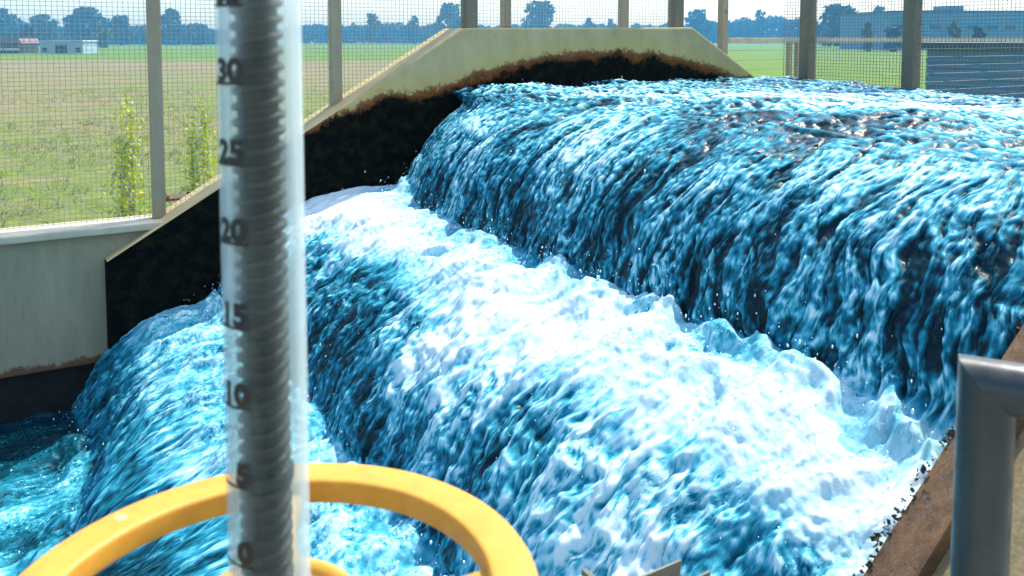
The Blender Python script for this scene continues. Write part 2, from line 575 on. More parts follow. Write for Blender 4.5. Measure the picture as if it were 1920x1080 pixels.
# ------------------------------------------------------------------ far channel wall with trapezoid top
def make_wall_mat():
    m, nt, bs = new_mat("stained_concrete")
    tc = nd(nt, "ShaderNodeTexCoord").outputs['Object']
    sep = nd(nt, "ShaderNodeSeparateXYZ")
    nt.links.new(tc, sep.inputs[0])
    u = map_range(nt, sep.outputs[0], -3.0, 2.2, 0, 1, False)
    fc = nd(nt, "ShaderNodeFloatCurve")
    nt.links.new(u, fc.inputs['Value'])
    pts = [(-3.0, -.30), (-2.36, -.285), (-2.05, -.235), (-1.75, -.155), (-1.4, -.09), (-1.0, -.075), (-.5, -.11), (-.12, -.185), (.10, -.255), (.24, -.285), (.42, -.290),
           (.60, -.330), (.80, -.41), (1.0, -.48), (1.9, -.95), (2.2, -1.2)]
    cv = fc.mapping.curves[0]
    P = [((a + 3.0) / 5.2, (b + 1.3) / 1.3) for a, b in pts]
    cv.points[0].location = P[0]
    cv.points[1].location = P[-1]
    for p in P[1:-1]:
        cv.points.new(*p)
    for p in cv.points:
        p.handle_type = 'AUTO'
    fc.mapping.update()
    line = map_range(nt, fc.outputs[0], 0, 1, -1.3, 0.0, False)
    n1 = noise_node(nt, tc, 7, 6, 0.7)
    n2 = noise_node(nt, tc, 28, 6, 0.75)
    wob = math_node(nt, 'ADD', map_range(nt, n1, .2, .8, -.035, .035, False), map_range(nt, n2, .2, .8, -.03, .03, False))
    dist = math_node(nt, 'SUBTRACT', math_node(nt, 'ADD', line, wob), sep.outputs[2])       # >0 below the stain line
    nsep = nd(nt, "ShaderNodeSeparateXYZ")
    nt.links.new(nd(nt, "ShaderNodeTexCoord").outputs['Normal'], nsep.inputs[0])
    upf = map_range(nt, nsep.outputs[2], .3, .6)
    dist = math_node(nt, 'SUBTRACT', dist, upf)
    base = ramp_node(nt, noise_node(nt, mapping(nt, tc, (1, 1, .5)), 5, 8, 0.7), [(.25, (.32, .255, .125)), (.5, (.44, .36, .18)), (.75, (.52, .435, .24))])
    yel = mix_col(nt, map_range(nt, dist, -.14, -.005), base, mix_col(nt, 0.5, base, (.52, .38, .10)))
    pits = map_range(nt, noise_node(nt, tc, 34, 3, 0.5), .74, .78)
    yel = mix_col(nt, pits, yel, (.05, .04, .02))
    rust = ramp_node(nt, n2, [(.3, (.045, .015, .006)), (.5, (.15, .05, .014)), (.7, (.34, .15, .035))])
    moss = ramp_node(nt, noise_node(nt, tc, 16, 7, .7), [(.46, (.0012, .0015, .001)), (.68, (.014, .012, .003)), (.84, (.060, .034, .010))])
    c = mix_col(nt, map_range(nt, dist, -.016, .016), yel, rust)
    thick = map_range(nt, noise_node(nt, tc, 3.1, 4, .6), .38, .65, -.01, .045, False)
    d2 = math_node(nt, 'SUBTRACT', dist, math_node(nt, 'ADD', thick, map_range(nt, noise_node(nt, tc, 55, 5, .7), .2, .8, -.02, .02, False)))
    c = mix_col(nt, map_range(nt, d2, .012, .045), c, moss)
    nt.links.new(c, bs.inputs['Base Color'])
    nt.links.new(map_range(nt, dist, 0, .05, .85, .95), bs.inputs['Roughness'])
    nt.links.new(map_range(nt, dist, 0, .05, .4, .06), bs.inputs['Specular IOR Level'])
    bump(nt, bs, math_node(nt, 'ADD', n2, noise_node(nt, tc, 110, 4, .7)), .5, .006)
    return m


M['wall'] = make_wall_mat()


def make_far_wall():
    x, y = xy(0, 0)
    root = tag(empty("channel_wall", (x, y, 0), ROT), "yellowish concrete wall with raised flat-topped middle, black and mossy below, behind the cascade", "wall")
    body = [(-2.9, -.56), (-2.36, -.311), (-1.707, .072), (0, .058), (1.88, -1.043), (1.88, -2.2), (-2.9, -2.2)]
    b = MB()
    b.prism(body, 0.0, -.27)
    o = b.build("wall_body", M['wall'], root, bevel=.012)
    return root


make_far_wall()


# lower side wall continuing downstream: pale panel with coping, wet dark base
def make_panel_mat():
    m, nt, bs = new_mat("grey_panel")
    tc = nd(nt, "ShaderNodeTexCoord").outputs['Object']
    sep = nd(nt, "ShaderNodeSeparateXYZ")
    nt.links.new(tc, sep.inputs[0])
    n1 = noise_node(nt, mapping(nt, tc, (1, 1, .18)), 14, 7, .7)
    n2 = noise_node(nt, tc, 30, 6, .7)
    n3 = noise_node(nt, mapping(nt, tc, (1, 1, .06)), 30, 5, .7)
    base = ramp_node(nt, n1, [(.3, (.215, .19, .115)), (.7, (.325, .285, .18))])
    base = mix_col(nt, map_range(nt, n3, .52, .72, 0, .45), base, (.20, .19, .14))
    z = math_node(nt, 'ADD', sep.outputs[2], map_range(nt, n2, .2, .8, -.035, .035, False))
    top = map_range(nt, z, -.975, -.945, 0, .4)
    base = mix_col(nt, top, base, (.26, .17, .10))
    rust = mix_col(nt, n2, (.05, .02, .01), (.22, .09, .035))
    c = mix_col(nt, map_range(nt, z, -1.525, -1.50, 1, 0), base, rust)
    nt.links.new(c, bs.inputs['Base Color'])
    bs.inputs['Roughness'].default_value = .8
    bump(nt, bs, n2, .3, .004)
    return m


M['panel'] = make_panel_mat()
M['wet_wall'] = noisy("wet_black_wall", (.002, .002, .002), (.009, .007, .005), 12, .95, 0, .6, .008)


def make_side_wall():
    x, y = xy(0, 0)
    root = tag(empty("side_wall", (x, y, 0), ROT), "grey-green low wall with bright coping and rusty foot, left of the cascade under the wire mesh", "wall")
    b = MB(); b.box((1.55, -.085, -1.545), (6.0, -.25, -.925)); b.build("panel", M['panel'], root, bevel=.006)
    b = MB(); b.box((1.50, -.05, -.925), (6.0, -.285, -.890)); b.build("coping", M['coping_metal'], root, bevel=.008)
    b = MB(); b.box((1.60, -.125, -2.3), (6.0, -.25, -1.545)); b.build("wet_base", M['wet_wall'], root)
    return root


make_side_wall()


# near channel wall: brown board on its sloping edge, gravelly top
def make_near_wall():
    x, y = xy(0, 0)
    root = tag(empty("channel_wall", (x, y, 0), ROT), "low sloping wall with brown weathered board at the right edge of the foaming water", "wall")
    ztop = lambda u: -.560 - .80 * (u - .56)
    b = MB()
    b.prism([(-2.6, -.35), (-.2, -.35), (.233, -.36), (1.75, ztop(1.75) - .014), (1.75, -2.2), (-2.6, -2.2)], WID + .012, WID + .55)
    b.build("wall_body", M['gravel'], root, bevel=.01)
    b = MB()
    b.prism([(.20, ztop(.20) + .004), (1.70, ztop(1.70) + .004), (1.70, ztop(1.70) - .13), (.20, ztop(.20) - .13)], WID, WID + .080)
    b.build("edge_board", M['board'], root, bevel=.006)
    # ragged moss along the board's wet edge
    r = np.random.RandomState(12)
    V, Q = [], []
    n = 0
    for i in range(1100):
        u = r.uniform(.25, 1.5)
        if r.rand() > .45 + 1.2 * pn(np.array([u * 13.]), np.array([2.3]), 5)[0]: continue
        c = np.array([u, WID - .004 + .006 * r.randn(), ztop(u) + .002 + .007 * r.randn()])
        sz = .0025 + .006 * r.rand() ** 3
        a, bq = r.randn(3), r.randn(3)
        a /= np.linalg.norm(a)
        bq -= a * (a @ bq)
        bq /= np.linalg.norm(bq)
        V += [c - a * sz - bq * sz * .5, c + a * sz * .8 - bq * sz * .6, c + a * sz + bq * sz * .6, c - a * sz * .7 + bq * sz * .5]
        Q.append([n, n + 1, n + 2, n + 3])
        n += 4
    o = raw_mesh("edge_moss", np.array(V), np.array(Q), M['moss'], root)
    return root


make_near_wall()

# ------------------------------------------------------------------ deck of the pump station, ground
b = MB()
b.box((-6.5, -1.85, -3.6), (6.5, -.26, DECK))
b.box((-6.5, WID + .56, -3.6), (6.5, 7.5, -1.37))
b.box((-6.5, -.26, -3.6), (-2.42, WID + .56, DECK))
b.box((-2.42, -.26, -3.6), (6.5, WID + .56, -2.25))
o = b.build("deck", M['deck'])
x, y = xy(0, 0)
o.location = (x, y, 0)
o.rotation_euler = (0, 0, ROT)
tag(o, "concrete deck that carries the cascade", "deck", kind='structure')


def make_field_mat():
    m, nt, bs = new_mat("field")
    tc = nd(nt, "ShaderNodeTexCoord").outputs['Object']
    sep = nd(nt, "ShaderNodeSeparateXYZ")
    nt.links.new(tc, sep.inputs[0])
    X, Y = sep.outputs[0], sep.outputs[1]
    big = noise_node(nt, mapping(nt, tc, (.05, .09, 1)), 1, 6, .62)
    mid = noise_node(nt, mapping(nt, tc, (.35, .7, 1)), 1, 6, .7)
    fin = noise_node(nt, mapping(nt, tc, (3.0, 4.5, 1)), 1, 6, .75)
    soil = ramp_node(nt, fin, [(.3, (.12, .092, .046)), (.7, (.25, .20, .105))])
    green = ramp_node(nt, fin, [(.3, (.04, .088, .005)), (.7, (.13, .21, .012))])
    near = map_range(nt, Y, 25, 95, .085, -.03)
    g = math_node(nt, 'ADD', math_node(nt, 'ADD', math_node(nt, 'MULTIPLY', big, .55), math_node(nt, 'MULTIPLY', mid, .45)), near)
    c = mix_col(nt, map_range(nt, g, .43, .66, 0, .85), soil, green)
    crop = ramp_node(nt, mid, [(.3, (.062, .13, .006)), (.7, (.125, .18, .010))])
    far = map_range(nt, math_node(nt, 'ADD', Y, map_range(nt, big, .2, .8, -25, 25, False)), 125, 150)
    right = map_range(nt, math_node(nt, 'SUBTRACT', X, math_node(nt, 'MULTIPLY', Y, .10)), 0, 5)
    c = mix_col(nt, math_node(nt, 'MAXIMUM', far, right), c, crop)
    nt.links.new(c, bs.inputs['Base Color'])
    bs.inputs['Roughness'].default_value = .95
    bs.inputs['Specular IOR Level'].default_value = .1
    return m


M['field'] = make_field_mat()
gx = np.array([-900, -500, -250, -100, -40, 0, 40, 100, 250, 500, 900.])
gy = np.array([-60, 0, 20, 45, 90, 170, 300, 500, 600, 700, 760.])
gv = np.array([(a, c, GROUND) for c in gy for a in gx])
gi = np.arange(len(gv)).reshape(len(gy), len(gx))
gq = np.stack([gi[:-1, :-1], gi[:-1, 1:], gi[1:, 1:], gi[1:, :-1]], -1).reshape(-1, 4)
tag(raw_mesh("ground", gv, gq, M['field']), "flat field, brown soil with weeds near and green crop beyond", "field", kind='structure')


def leaf_mat(name, a, bq, trans=.25):
    m, nt, bs = new_mat(name)
    g = nd(nt, "ShaderNodeNewGeometry").outputs['Random Per Island']
    c = ramp_node(nt, g, [(0, a), (1, bq)])
    nt.links.new(c, bs.inputs['Base Color'])
    bs.inputs['Roughness'].default_value = .7
    tr = nd(nt, "ShaderNodeBsdfTranslucent")
    nt.links.new(c, tr.inputs[0])
    mx = nd(nt, "ShaderNodeMixShader")
    mx.inputs[0].default_value = trans
    nt.links.new(bs.outputs[0], mx.inputs[1])
    nt.links.new(tr.outputs[0], mx.inputs[2])
    nt.links.new(mx.outputs[0], nt.nodes["Material Output"].inputs[0])
    return m


M['weed'] = leaf_mat("weed_leaf", (.24, .35, .015), (.60, .60, .04), .45)
M['grass'] = leaf_mat("grass_blade", (.08, .12, .012), (.26, .26, .05), .35)
M['tree'] = leaf_mat("tree_leaf", (.004, .040, .048), (.016, .080, .085))  # blue of the distant haze put into the leaf colour
M['tree_light'] = leaf_mat("pale_tree_leaf", (.07, .12, .04), (.14, .19, .07))
M['bark'] = noisy("bark", (.05, .04, .03), (.12, .095, .07), 8, .9, 0, .3, .01)


def quads_cloud(cent, size, r, flat=1.0):
    n = len(cent)
    a = r.randn(n, 3)
    a /= np.linalg.norm(a, axis=1)[:, None]
    c = r.randn(n, 3)
    c[:, 2] *= flat
    c -= a * (a * c).sum(1)[:, None]
    c /= np.linalg.norm(c, axis=1)[:, None]
    s = size * (0.6 + .8 * r.rand(n))[:, None]
    v = np.stack([cent - a * s, cent - c * s * .55, cent + a * s, cent + c * s * .55], 1).reshape(-1, 3)
    return v, np.arange(4 * n).reshape(n, 4)


# weedy tufts on the near field
def make_grass():
    r = np.random.RandomState(5)
    V = []
    n = 9000
    Y = 15 + 45 * r.rand(n) ** 1.6
    X = (-.62 + 1.25 * r.rand(n)) * Y
    keep = (fbm(X * .10, Y * .16, 90, 3) + .25 * r.randn(n)) > -.05
    X, Y = X[keep], Y[keep]
    n = len(X)
    k = 4
    X = np.repeat(X, k) + .09 * r.randn(n * k)
    Y = np.repeat(Y, k) + .09 * r.randn(n * k)
    h = .06 + .14 * r.rand(n * k) ** 2
    a = r.rand(n * k) * 2 * np.pi
    wd = .008 + .012 * r.rand(n * k)
    lx, ly = .12 * r.randn(n * k), .12 * r.randn(n * k)
    p0 = np.stack([X - np.cos(a) * wd, Y - np.sin(a) * wd, np.full(n * k, GROUND)], 1)
    p1 = np.stack([X + np.cos(a) * wd, Y + np.sin(a) * wd, np.full(n * k, GROUND)], 1)
    p2 = np.stack([X + lx + np.cos(a) * wd * .4, Y + ly + np.sin(a) * wd * .4, GROUND + h], 1)
    p3 = np.stack([X + lx - np.cos(a) * wd * .4, Y + ly - np.sin(a) * wd * .4, GROUND + h], 1)
    V = np.stack([p0, p1, p2, p3], 1).reshape(-1, 3)
    o = raw_mesh("grass", V, np.arange(len(V)).reshape(-1, 4), M['grass'])
    tag(o, "tufts of weedy grass over the near field", "grass", kind='stuff')


make_grass()


def make_weed(px, py_top, py_base, label, seed):
    r = np.random.RandomState(seed)
    Y = -GROUND / ((py_base - HOR) / F_PX)
    base = at(px, py_base, Y)
    H = (py_base - py_top) / F_PX * Y
    root = tag(empty("tall_weed", (base[0], base[1], GROUND)), label, "plant", "tall yellow-green weeds in the field")
    st = MB()
    cent = []
    for i in range(9):
        a = r.rand() * 6.28
        rr = .04 + .11 * r.rand()
        top = np.array([math.cos(a) * rr * 1.3, math.sin(a) * rr, H * (.62 + .38 * r.rand() if i else 1.0)])
        b0 = np.array([math.cos(a) * .12, math.sin(a) * .1, 0])
        pts = [b0 + (top - b0) * t + np.array([.05 * math.sin(3 * t + i), 0, 0]) * t for t in np.linspace(0, 1, 6)]
        st.tube(pts, [.014, .012, .010, .008, .006, .003], 5)
        for t in np.linspace(.06, 1, 30):
            p = b0 + (top - b0) * t
            spread = .12 * (1 - .72 * t) + .025
            for q in range(3):
                cent.append(p + r.randn(3) * np.array([spread, spread, .04]))
    st.build("stem", M['weed'], root)
    v, q = quads_cloud(np.array(cent), .050, r)
    raw_mesh("leaves", v, q, M['weed'], root)
    return root


make_weed(240, 180, 432, "tall yellow-green weed just left of the leftmost fence post", 21)
make_weed(378, 182, 425, "tall yellow-green weed between the leftmost fence post and the scaled tube", 22)


# ------------------------------------------------------------------ trees, far wood, buildings
def make_tree(px, top, wpx, Y, label, seed, mat='tree', kind="tree", base_low=.12, dense=1.0):
    r = np.random.RandomState(seed)
    X = (px - 960) / F_PX * Y
    H = (HOR - top) / F_PX * Y - GROUND
    Wd = wpx / F_PX * Y
    root = tag(empty(kind, (X, Y, GROUND)), label, "tree", "trees beyond the field")
    t = MB()
    tr = max(.15, H * .022)
    t.tube([(0, 0, 0), (.1 * tr, 0, H * .3), (-.3 * tr, .2 * tr, H * .6), (0, 0, H * .85)], [tr, tr * .8, tr * .5, tr * .15], 7)
    for i in range(6):
        a = r.rand() * 6.28
        z0 = H * (.25 + .4 * r.rand())
        L = Wd * .36
        t.tube([(0, 0, z0), (math.cos(a) * L * .5, math.sin(a) * L * .5, z0 + H * .08), (math.cos(a) * L, math.sin(a) * L, z0 + H * .2)], [tr * .45, tr * .3, tr * .1], 5)
    t.build("trunk", M['bark'], root)
    cent = []
    ncl = int(30 * dense)
    for i in range(ncl):
        zz = base_low + (1 - base_low) * (i + r.rand()) / ncl
        prof = math.sin(min(1, max(0.05, (zz - base_low * .6) / (1 - base_low * .6))) * math.pi) ** .55
        a = r.rand() * 6.28
        rr = Wd * .5 * prof * (r.rand() ** .6) * .85
        c = np.array([math.cos(a) * rr, math.sin(a) * rr, zz * H * .97])
        s = Wd * (.09 + .12 * r.rand())
        d = r.randn(46, 3)
        d /= np.linalg.norm(d, axis=1)[:, None]
        cent.append(c + d * s * (.55 + .5 * r.rand(46, 1)) * np.array([1, 1, .8]))
    cent = np.concatenate(cent)
    cent[:, 2] = np.clip(cent[:, 2], .3, H)
    v, q = quads_cloud(cent, max(.45, Wd * .07), r)
    raw_mesh("crown", v, q, M[mat], root)
    return root


T = [
    (-2, 20, 100, 430, "broad bluish tree at the left edge above the dark-roofed barn", 1),
    (84, 29, 58, 430, "round-topped bluish tree rising behind the pale shed's left end", 2),
    (163, 17, 82, 430, "largest round bluish tree, right behind the pale shed", 3),
    (229, 30, 52, 450, "round bluish tree just left of the leftmost fence post", 4),
    (322, 20, 66, 470, "tall bluish tree just right of the leftmost fence post", 5),
    (372, 46, 56, 480, "low bluish tree beside the scaled tube's left edge", 6),
    (698, 27, 40, 560, "bluish tree standing above the far wood right of the second fence post", 7),
    (776, 31, 34, 560, "small bluish tree midway between the second and third fence posts", 8),
    (846, 8, 62, 560, "tall bluish tree half hidden behind the post on the wall's left corner", 9),
    (1010, 5, 74, 560, "tall domed bluish tree above the flat top of the concrete wall", 10),
    (1104, 34, 30, 600, "small bluish tree left of the thin post above the wall's middle", 11),
    (1146, 36, 24, 600, "narrow bluish tree touching the thin post above the wall's middle", 12),
    (1305, 20, 56, 560, "bluish tree between the two posts at the wall's right corner", 13),
    (1424, 19, 34, 600, "pointed bluish tree above the pale railing's left end", 14),
    (1568, 12, 84, 400, "broad spreading bluish tree right of the dark post beyond the water", 15),
    (1645, 12, 44, 520, "tall bluish tree beside the long hall's left end", 16),
]
for px, top, wpx, Y, lab, sd in T:
    make_tree(px, top, wpx, Y, lab, 100 + sd)
make_tree(1626, 42, 26, 230, "small pale green tree in front of the tall bluish trees by the long hall", 131, 'tree_light', "small_tree", .05, .7)
make_tree(1672, 52, 40, 230, "low bushy tree close left of the rightmost post beyond the water", 132, 'tree', "small_tree", .05, .7)
make_tree(1785, 40, 28, 180, "slim pale green tree in front of the long hall", 133, 'tree_light', "small_tree", .05, .7)
make_tree(1830, 52, 32, 180, "low round green tree in front of the long hall, right of the slim one", 134, 'tree', "small_tree", .05, .7)
make_tree(55, 48, 40, 300, "greenish bushy tree between the dark-roofed barn and the pale shed", 135, 'tree', "small_tree", .03, .8)
make_tree(200, 56, 36, 330, "low pale green tree right of the pale shed", 136, 'tree_light', "small_tree", .03, .7)


def make_far_wood():
    r = np.random.RandomState(44)
    cent = []
    for (x0, x1, Y, t0, t1) in [(-60, 420, 520, 50, 62), (540, 880, 640, 44, 54), (880, 1340, 700, 42, 56), (1330, 1530, 640, 30, 46), (1500, 1760, 560, 36, 56), (-200, 60, 440, 40, 60)]:
        nn = int((x1 - x0) * 16)
        for i in range(nn):
            px = r.uniform(x0, x1)
            k = pn(np.array([px * .021]), np.array([Y * .1]), 55)[0] + .5 * pn(np.array([px * .07]), np.array([Y * .1]), 56)[0]
            top = t0 + (t1 - t0) * (.5 - .8 * k)
            H = (HOR - top) / F_PX * Y - GROUND
            z = GROUND + H * r.rand() ** .7
            yy = Y + r.uniform(-6, 14)
            cent.append(((px - 960) / F_PX * Y, yy, z))
    v, q = quads_cloud(np.array(cent), 1.9, r)
    tag(raw_mesh("far_wood", v, q, M['tree']), "bluish line of distant wood along the horizon", "wood", kind='stuff')


make_far_wood()

M['white_wall'] = noisy("pale_shed_wall", (.24, .34, .40), (.32, .42, .48), .8, .8, 0, .1, .01)
M['shed_dark'] = noisy("dark_opening", (.012, .012, .014), (.03, .03, .035), 1.5, .6, 0, 0)
M['shed_roof'] = noisy("pale_roof", (.45, .42, .42), (.58, .55, .54), 1.2, .8, 0, .1, .01)
M['barn_roof'] = noisy("dull_red_roof", (.16, .09, .085), (.26, .16, .15), .8, .85, 0, .2, .02)
M['hall'] = noisy("hall_cladding", (.07, .17, .25), (.10, .22, .30), .25, .7, 0, .05, .02, (1, 1, 6))  # cladding colour carries the haze's blue
M['tank'] = noisy("blue_cladding", (.045, .16, .26), (.075, .21, .32), 1.5, .6, 0, .1, .004, (1, 1, 5))
M['tank_trim'] = noisy("dark_blue_trim", (.02, .05, .075), (.035, .07, .095), 2, .6, 0, 0)


def make_shed():
    Y = 205.
    k = Y / F_PX
    x0, x1 = (76 - 960) * k, (157 - 960) * k
    root = tag(empty("shed", ((x0 + x1) / 2, Y, GROUND)), "pale blue-white flat shed with dark doorway and two square windows", "shed")
    hw = (x1 - x0) / 2
    b = MB(); b.box((-hw, 0, 0), (hw, 7, 2.75)); b.build("wall", M['white_wall'], root)
    b = MB(); b.prism([(-hw - .3, 2.75), (hw + .3, 2.75), (hw + .1, 3.0), (-hw - .1, 3.0)], -.35, 7.3); b.build("roof", M['shed_roof'], root)
    b = MB(); b.box((-1.4, -.06, .05), (1.25, .05, 2.05)); b.build("door", M['shed_dark'], root)
    for a in (-hw + .6, hw - 1.75):
        b = MB(); b.box((a, -.06, .35), (a + 1.15, .05, 1.35)); b.build("window", M['shed_dark'], root)
    return root


make_shed()


def make_barn():
    Y = 205.
    k = Y / F_PX
    x0, x1 = (-60 - 960) * k, (39 - 960) * k
    root = tag(empty("barn", ((x0 + x1) / 2, Y, GROUND)), "low barn with dull reddish roof and dark open front at the left edge", "barn")
    hw = (x1 - x0) / 2
    b = MB(); b.box((-hw, 0.8, 0), (hw, 8, 2.6)); b.build("wall", M['shed_dark'], root)
    b = MB(); b.prism([(-hw - .2, 2.35), (hw + .2, 2.35), (hw - .4, 3.5), (-hw + .4, 3.5)], .4, 8.4); b.build("roof", M['barn_roof'], root)
    b = MB(); b.box((-hw, .55, .7), (hw - .3, .75, 1.25)); b.build("rail_board", M['shed_roof'], root)
    for a in np.linspace(-hw + .3, hw - .3, 4):
        b = MB(); b.box((a - .12, .5, 0), (a + .12, .78, 2.4)); b.build("post", M['barn_roof'], root)


make_barn()


def make_hall():
    Y = 260.
    k = Y / F_PX
    x0, x1 = (1668 - 960) * k, (2150 - 960) * k
    zt = (HOR - 23) * k - GROUND
    root = tag(empty("hall", ((x0 + x1) / 2, Y, GROUND)), "long hazy blue industrial hall with a small rooftop block at the right", "hall")
    hw = (x1 - x0) / 2
    b = MB(); b.box((-hw, 0, 0), (hw, 40, zt)); b.build("wall", M['hall'], root)
    b = MB(); b.box((-hw - .3, -.3, zt), (hw + .3, 40.3, zt + .45)); b.build("roof", M['tank_trim'], root)
    xa = (1782 - 960) * k - (x0 + x1) / 2
    xb = (1816 - 960) * k - (x0 + x1) / 2
    b = MB(); b.box((xa, 4, zt + .45), (xb, 12, zt + 2.0)); b.build("roof_block", M['hall'], root)
    for i in range(14):
        a = -hw + 2 + i * (2 * hw - 4) / 13
        b = MB(); b.box((a - 1.6, -.08, zt * .55), (a + 1.6, .05, zt * .66)); b.build("window", M['tank_trim'], root)


make_hall()


def make_blue_building():
    Y = 17.
    k = Y / F_PX
    x0, x1 = (1737 - 960) * k, (2300 - 960) * k
    zt = (HOR - 80) * k - GROUND
    root = tag(empty("clad_building", (x0, Y, GROUND), math.radians(-27)), "dark blue-grey clad building with darker eave behind the mesh at the right edge", "building")
    W = x1 - x0
    b = MB(); b.box((0, .12, 0), (W, 6, zt - .12)); b.build("wall", M['tank'], root)
    c = MB()
    for i in range(26):
        z = .15 + i * (zt - .4) / 26
        c.box((-.01, .085, z), (W, .125, z + .055))
    c.build("cladding_ribs", M['tank'], root)
    b = MB(); b.box((-.12, -.02, zt - .12), (W, 6.1, zt)); b.build("eave", M['tank_trim'], root)  # eave in a darker blue trim colour


make_blue_building()


# ------------------------------------------------------------------ fences
def wire_panel(mb, a0, a1, z0, z1, axis, fixed, pu=.0235, pz=.0205, t=.00105, floor=None):
    """square mesh of wires in the plane axis/z; floor(x) lifts the lower end"""
    def put(p, q):
        if axis == 'u': mb.box((p[0], fixed - t, p[1]), (q[0], fixed + t, q[1]))
        else: mb.box((fixed - t, p[0], p[1]), (fixed + t, q[0], q[1]))
    for x in np.arange(a0 + pu / 2, a1, pu):
        lo = z0 if floor is None else max(z0, floor(x))
        put((x - t, lo), (x + t, z1))
    off = 2.6 * t
    for z in np.arange(z0 + pz / 2, z1, pz):
        lo, hi = a0, a1
        if floor is not None:
            xs = [x for x in np.linspace(a0, a1, 60) if floor(x) < z]
            if not xs: continue
            lo, hi = min(xs), max(xs)
        f2 = fixed
        if axis == 'u': mb.box((lo, f2 + off - t, z - t), (hi, f2 + off + t, z + t))
        else: mb.box((f2 + off - t, lo, z - t), (f2 + off + t, hi, z + t))


def post_part(root, off, u, w, z0, z1, s, mat, plate=True):
    b = MB()
    h = s / 2
    b.box((u - h, w - h, z0), (u + h, w + h, z1))
    p = b.build("post", mat, root, off, bevel=s * .07)
    if plate:
        b = MB(); b.box((u - h * 1.9, w - h * 1.6, z0), (u + h * 1.9, w + h * 1.6, z0 + .012))
        for a in (-1, 1):
            for c in (-1, 1):
                b.lathe([(.0, .026), (.009, .026), (.009, .012)], 6, False, center=(u + a * h * 1.5, w + c * h * 1.2, z0))
        b.build("base_plate", M['rust'], p)
    return p


ZT = 1.15


def u_at(px, w):
    """u where the photo column px meets the line w"""
    k = (px - 960) / F_PX
    ax, ay = O + N * w
    return float((k * ay - ax) / (D[0] - k * D[1]))


def side_fence():
    w = -.17
    u1, u2, u3, u6 = u_at(290, w), u_at(629, w), u_at(880, w), u_at(1266, w)
    off = (u1, w, -.89)
    root = chan_thing("fence", "side fence of square posts and fine wire mesh standing on the left walls", "fence", *off)
    slope = lambda u: max(-.89, .06 - .586 * max(u, 0)) if u < 1.62 else -.89
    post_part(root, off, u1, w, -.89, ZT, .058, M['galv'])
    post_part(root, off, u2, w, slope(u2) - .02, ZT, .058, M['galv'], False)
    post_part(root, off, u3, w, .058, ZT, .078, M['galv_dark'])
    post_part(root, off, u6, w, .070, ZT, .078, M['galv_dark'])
    u0 = u1 + (u1 - u2)
    post_part(root, off, u0 + .3, w, -.89, ZT, .058, M['galv'])
    for a, c in ((u2, u1), (u1, u0 + .3), (u3, u2)):
        b = MB()
        wire_panel(b, a + .03, c - .03, -.885, ZT - .03, 'u', w, floor=slope)
        b.build("wire_mesh", M['wire'], root, off)
    b = MB()
    wire_panel(b, u6 + .04, u3 - .04, .075, ZT - .03, 'u', w, t=.0009)
    b.build("wire_mesh", M['wire'], root, off)
    b = MB(); b.box((u6 - .05, w - .03, ZT), (u0 + .35, w + .03, ZT + .05)); b.build("top_rail", M['galv'], root, off)


side_fence()


def rear_fence():
    u = -2.44
    # posts on the line u = const
    def w_at(px):
        k = (px - 960) / F_PX
        ax, ay = O + D * u
        return float((k * ay - ax) / (N[0] - k * N[1]))
    w8, w9 = w_at(1513), w_at(1708)
    off = (u, w8, -.45)
    root = chan_thing("fence", "rear fence of dark posts and wire mesh behind the upper basin at the right", "fence", *off)
    wa = w9 + (w9 - w8)
    wb = wa + (w9 - w8)
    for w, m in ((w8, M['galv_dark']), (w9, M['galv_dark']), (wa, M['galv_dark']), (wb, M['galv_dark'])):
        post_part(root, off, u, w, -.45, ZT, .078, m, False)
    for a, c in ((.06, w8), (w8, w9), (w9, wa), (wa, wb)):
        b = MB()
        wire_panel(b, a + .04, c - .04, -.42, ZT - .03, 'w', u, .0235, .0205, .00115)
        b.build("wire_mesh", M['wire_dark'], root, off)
    b = MB(); b.box((u - .03, 0, ZT), (u + .03, wb + .05, ZT + .05)); b.build("top_rail", M['galv_dark'], root, off)
    b = MB(); b.box((u - .14, -.2, DECK), (u + .01, WID + .6, -.45)); b.build("plinth", M['deck'], root, off)


rear_fence()


def outer_fence():
    w = -1.5
    us = [u_at(px, w) for px in (948, 1168, 1354)]
    off = (us[0], w, DECK)
    root = chan_thing("fence", "outer row of thin grey posts beyond the concrete wall's flat top", "fence", *off)
    for u in us:
        post_part(root, off, u, w, DECK, ZT, .068, M['galv'], False)
    b = MB(); b.box((us[2] - .04, w - .03, ZT), (us[0] + .04, w + .03, ZT + .05)); b.build("top_rail", M['galv'], root, off)
    # railing from the last post to the right
    ua = us[2] - .05
    ub = u_at(1990, w)
    uo = (ua, w, DECK)
    rail = chan_thing("railing", "pale low railing with mesh infill running right beyond the water", "railing", *uo)
    b = MB(); b.box((ub, w - .02, -.040), (ua - .02, w + .025, .004)); b.build("top_rail", M['coping_metal'], rail, uo, bevel=.004)
    for px in (1479, 1494):
        u = u_at(px, w)
        b = MB(); b.box((u - .022, w - .018, DECK), (u + .022, w + .018, -.042)); b.build("post", M['galv'], rail, uo)
    b = MB()
    for z in np.arange(-.11, -1.2, -.09):
        b.tube([(ub, w, z), (ua - .03, w, z)], .002, 5)
    b.build("infill_bars", M['wire'], rail, uo)


outer_fence()


# ------------------------------------------------------------------ handwheel, scaled tube and spindle
WX, WY, WZ, WR = -.1866, .6518, -.426, .2092


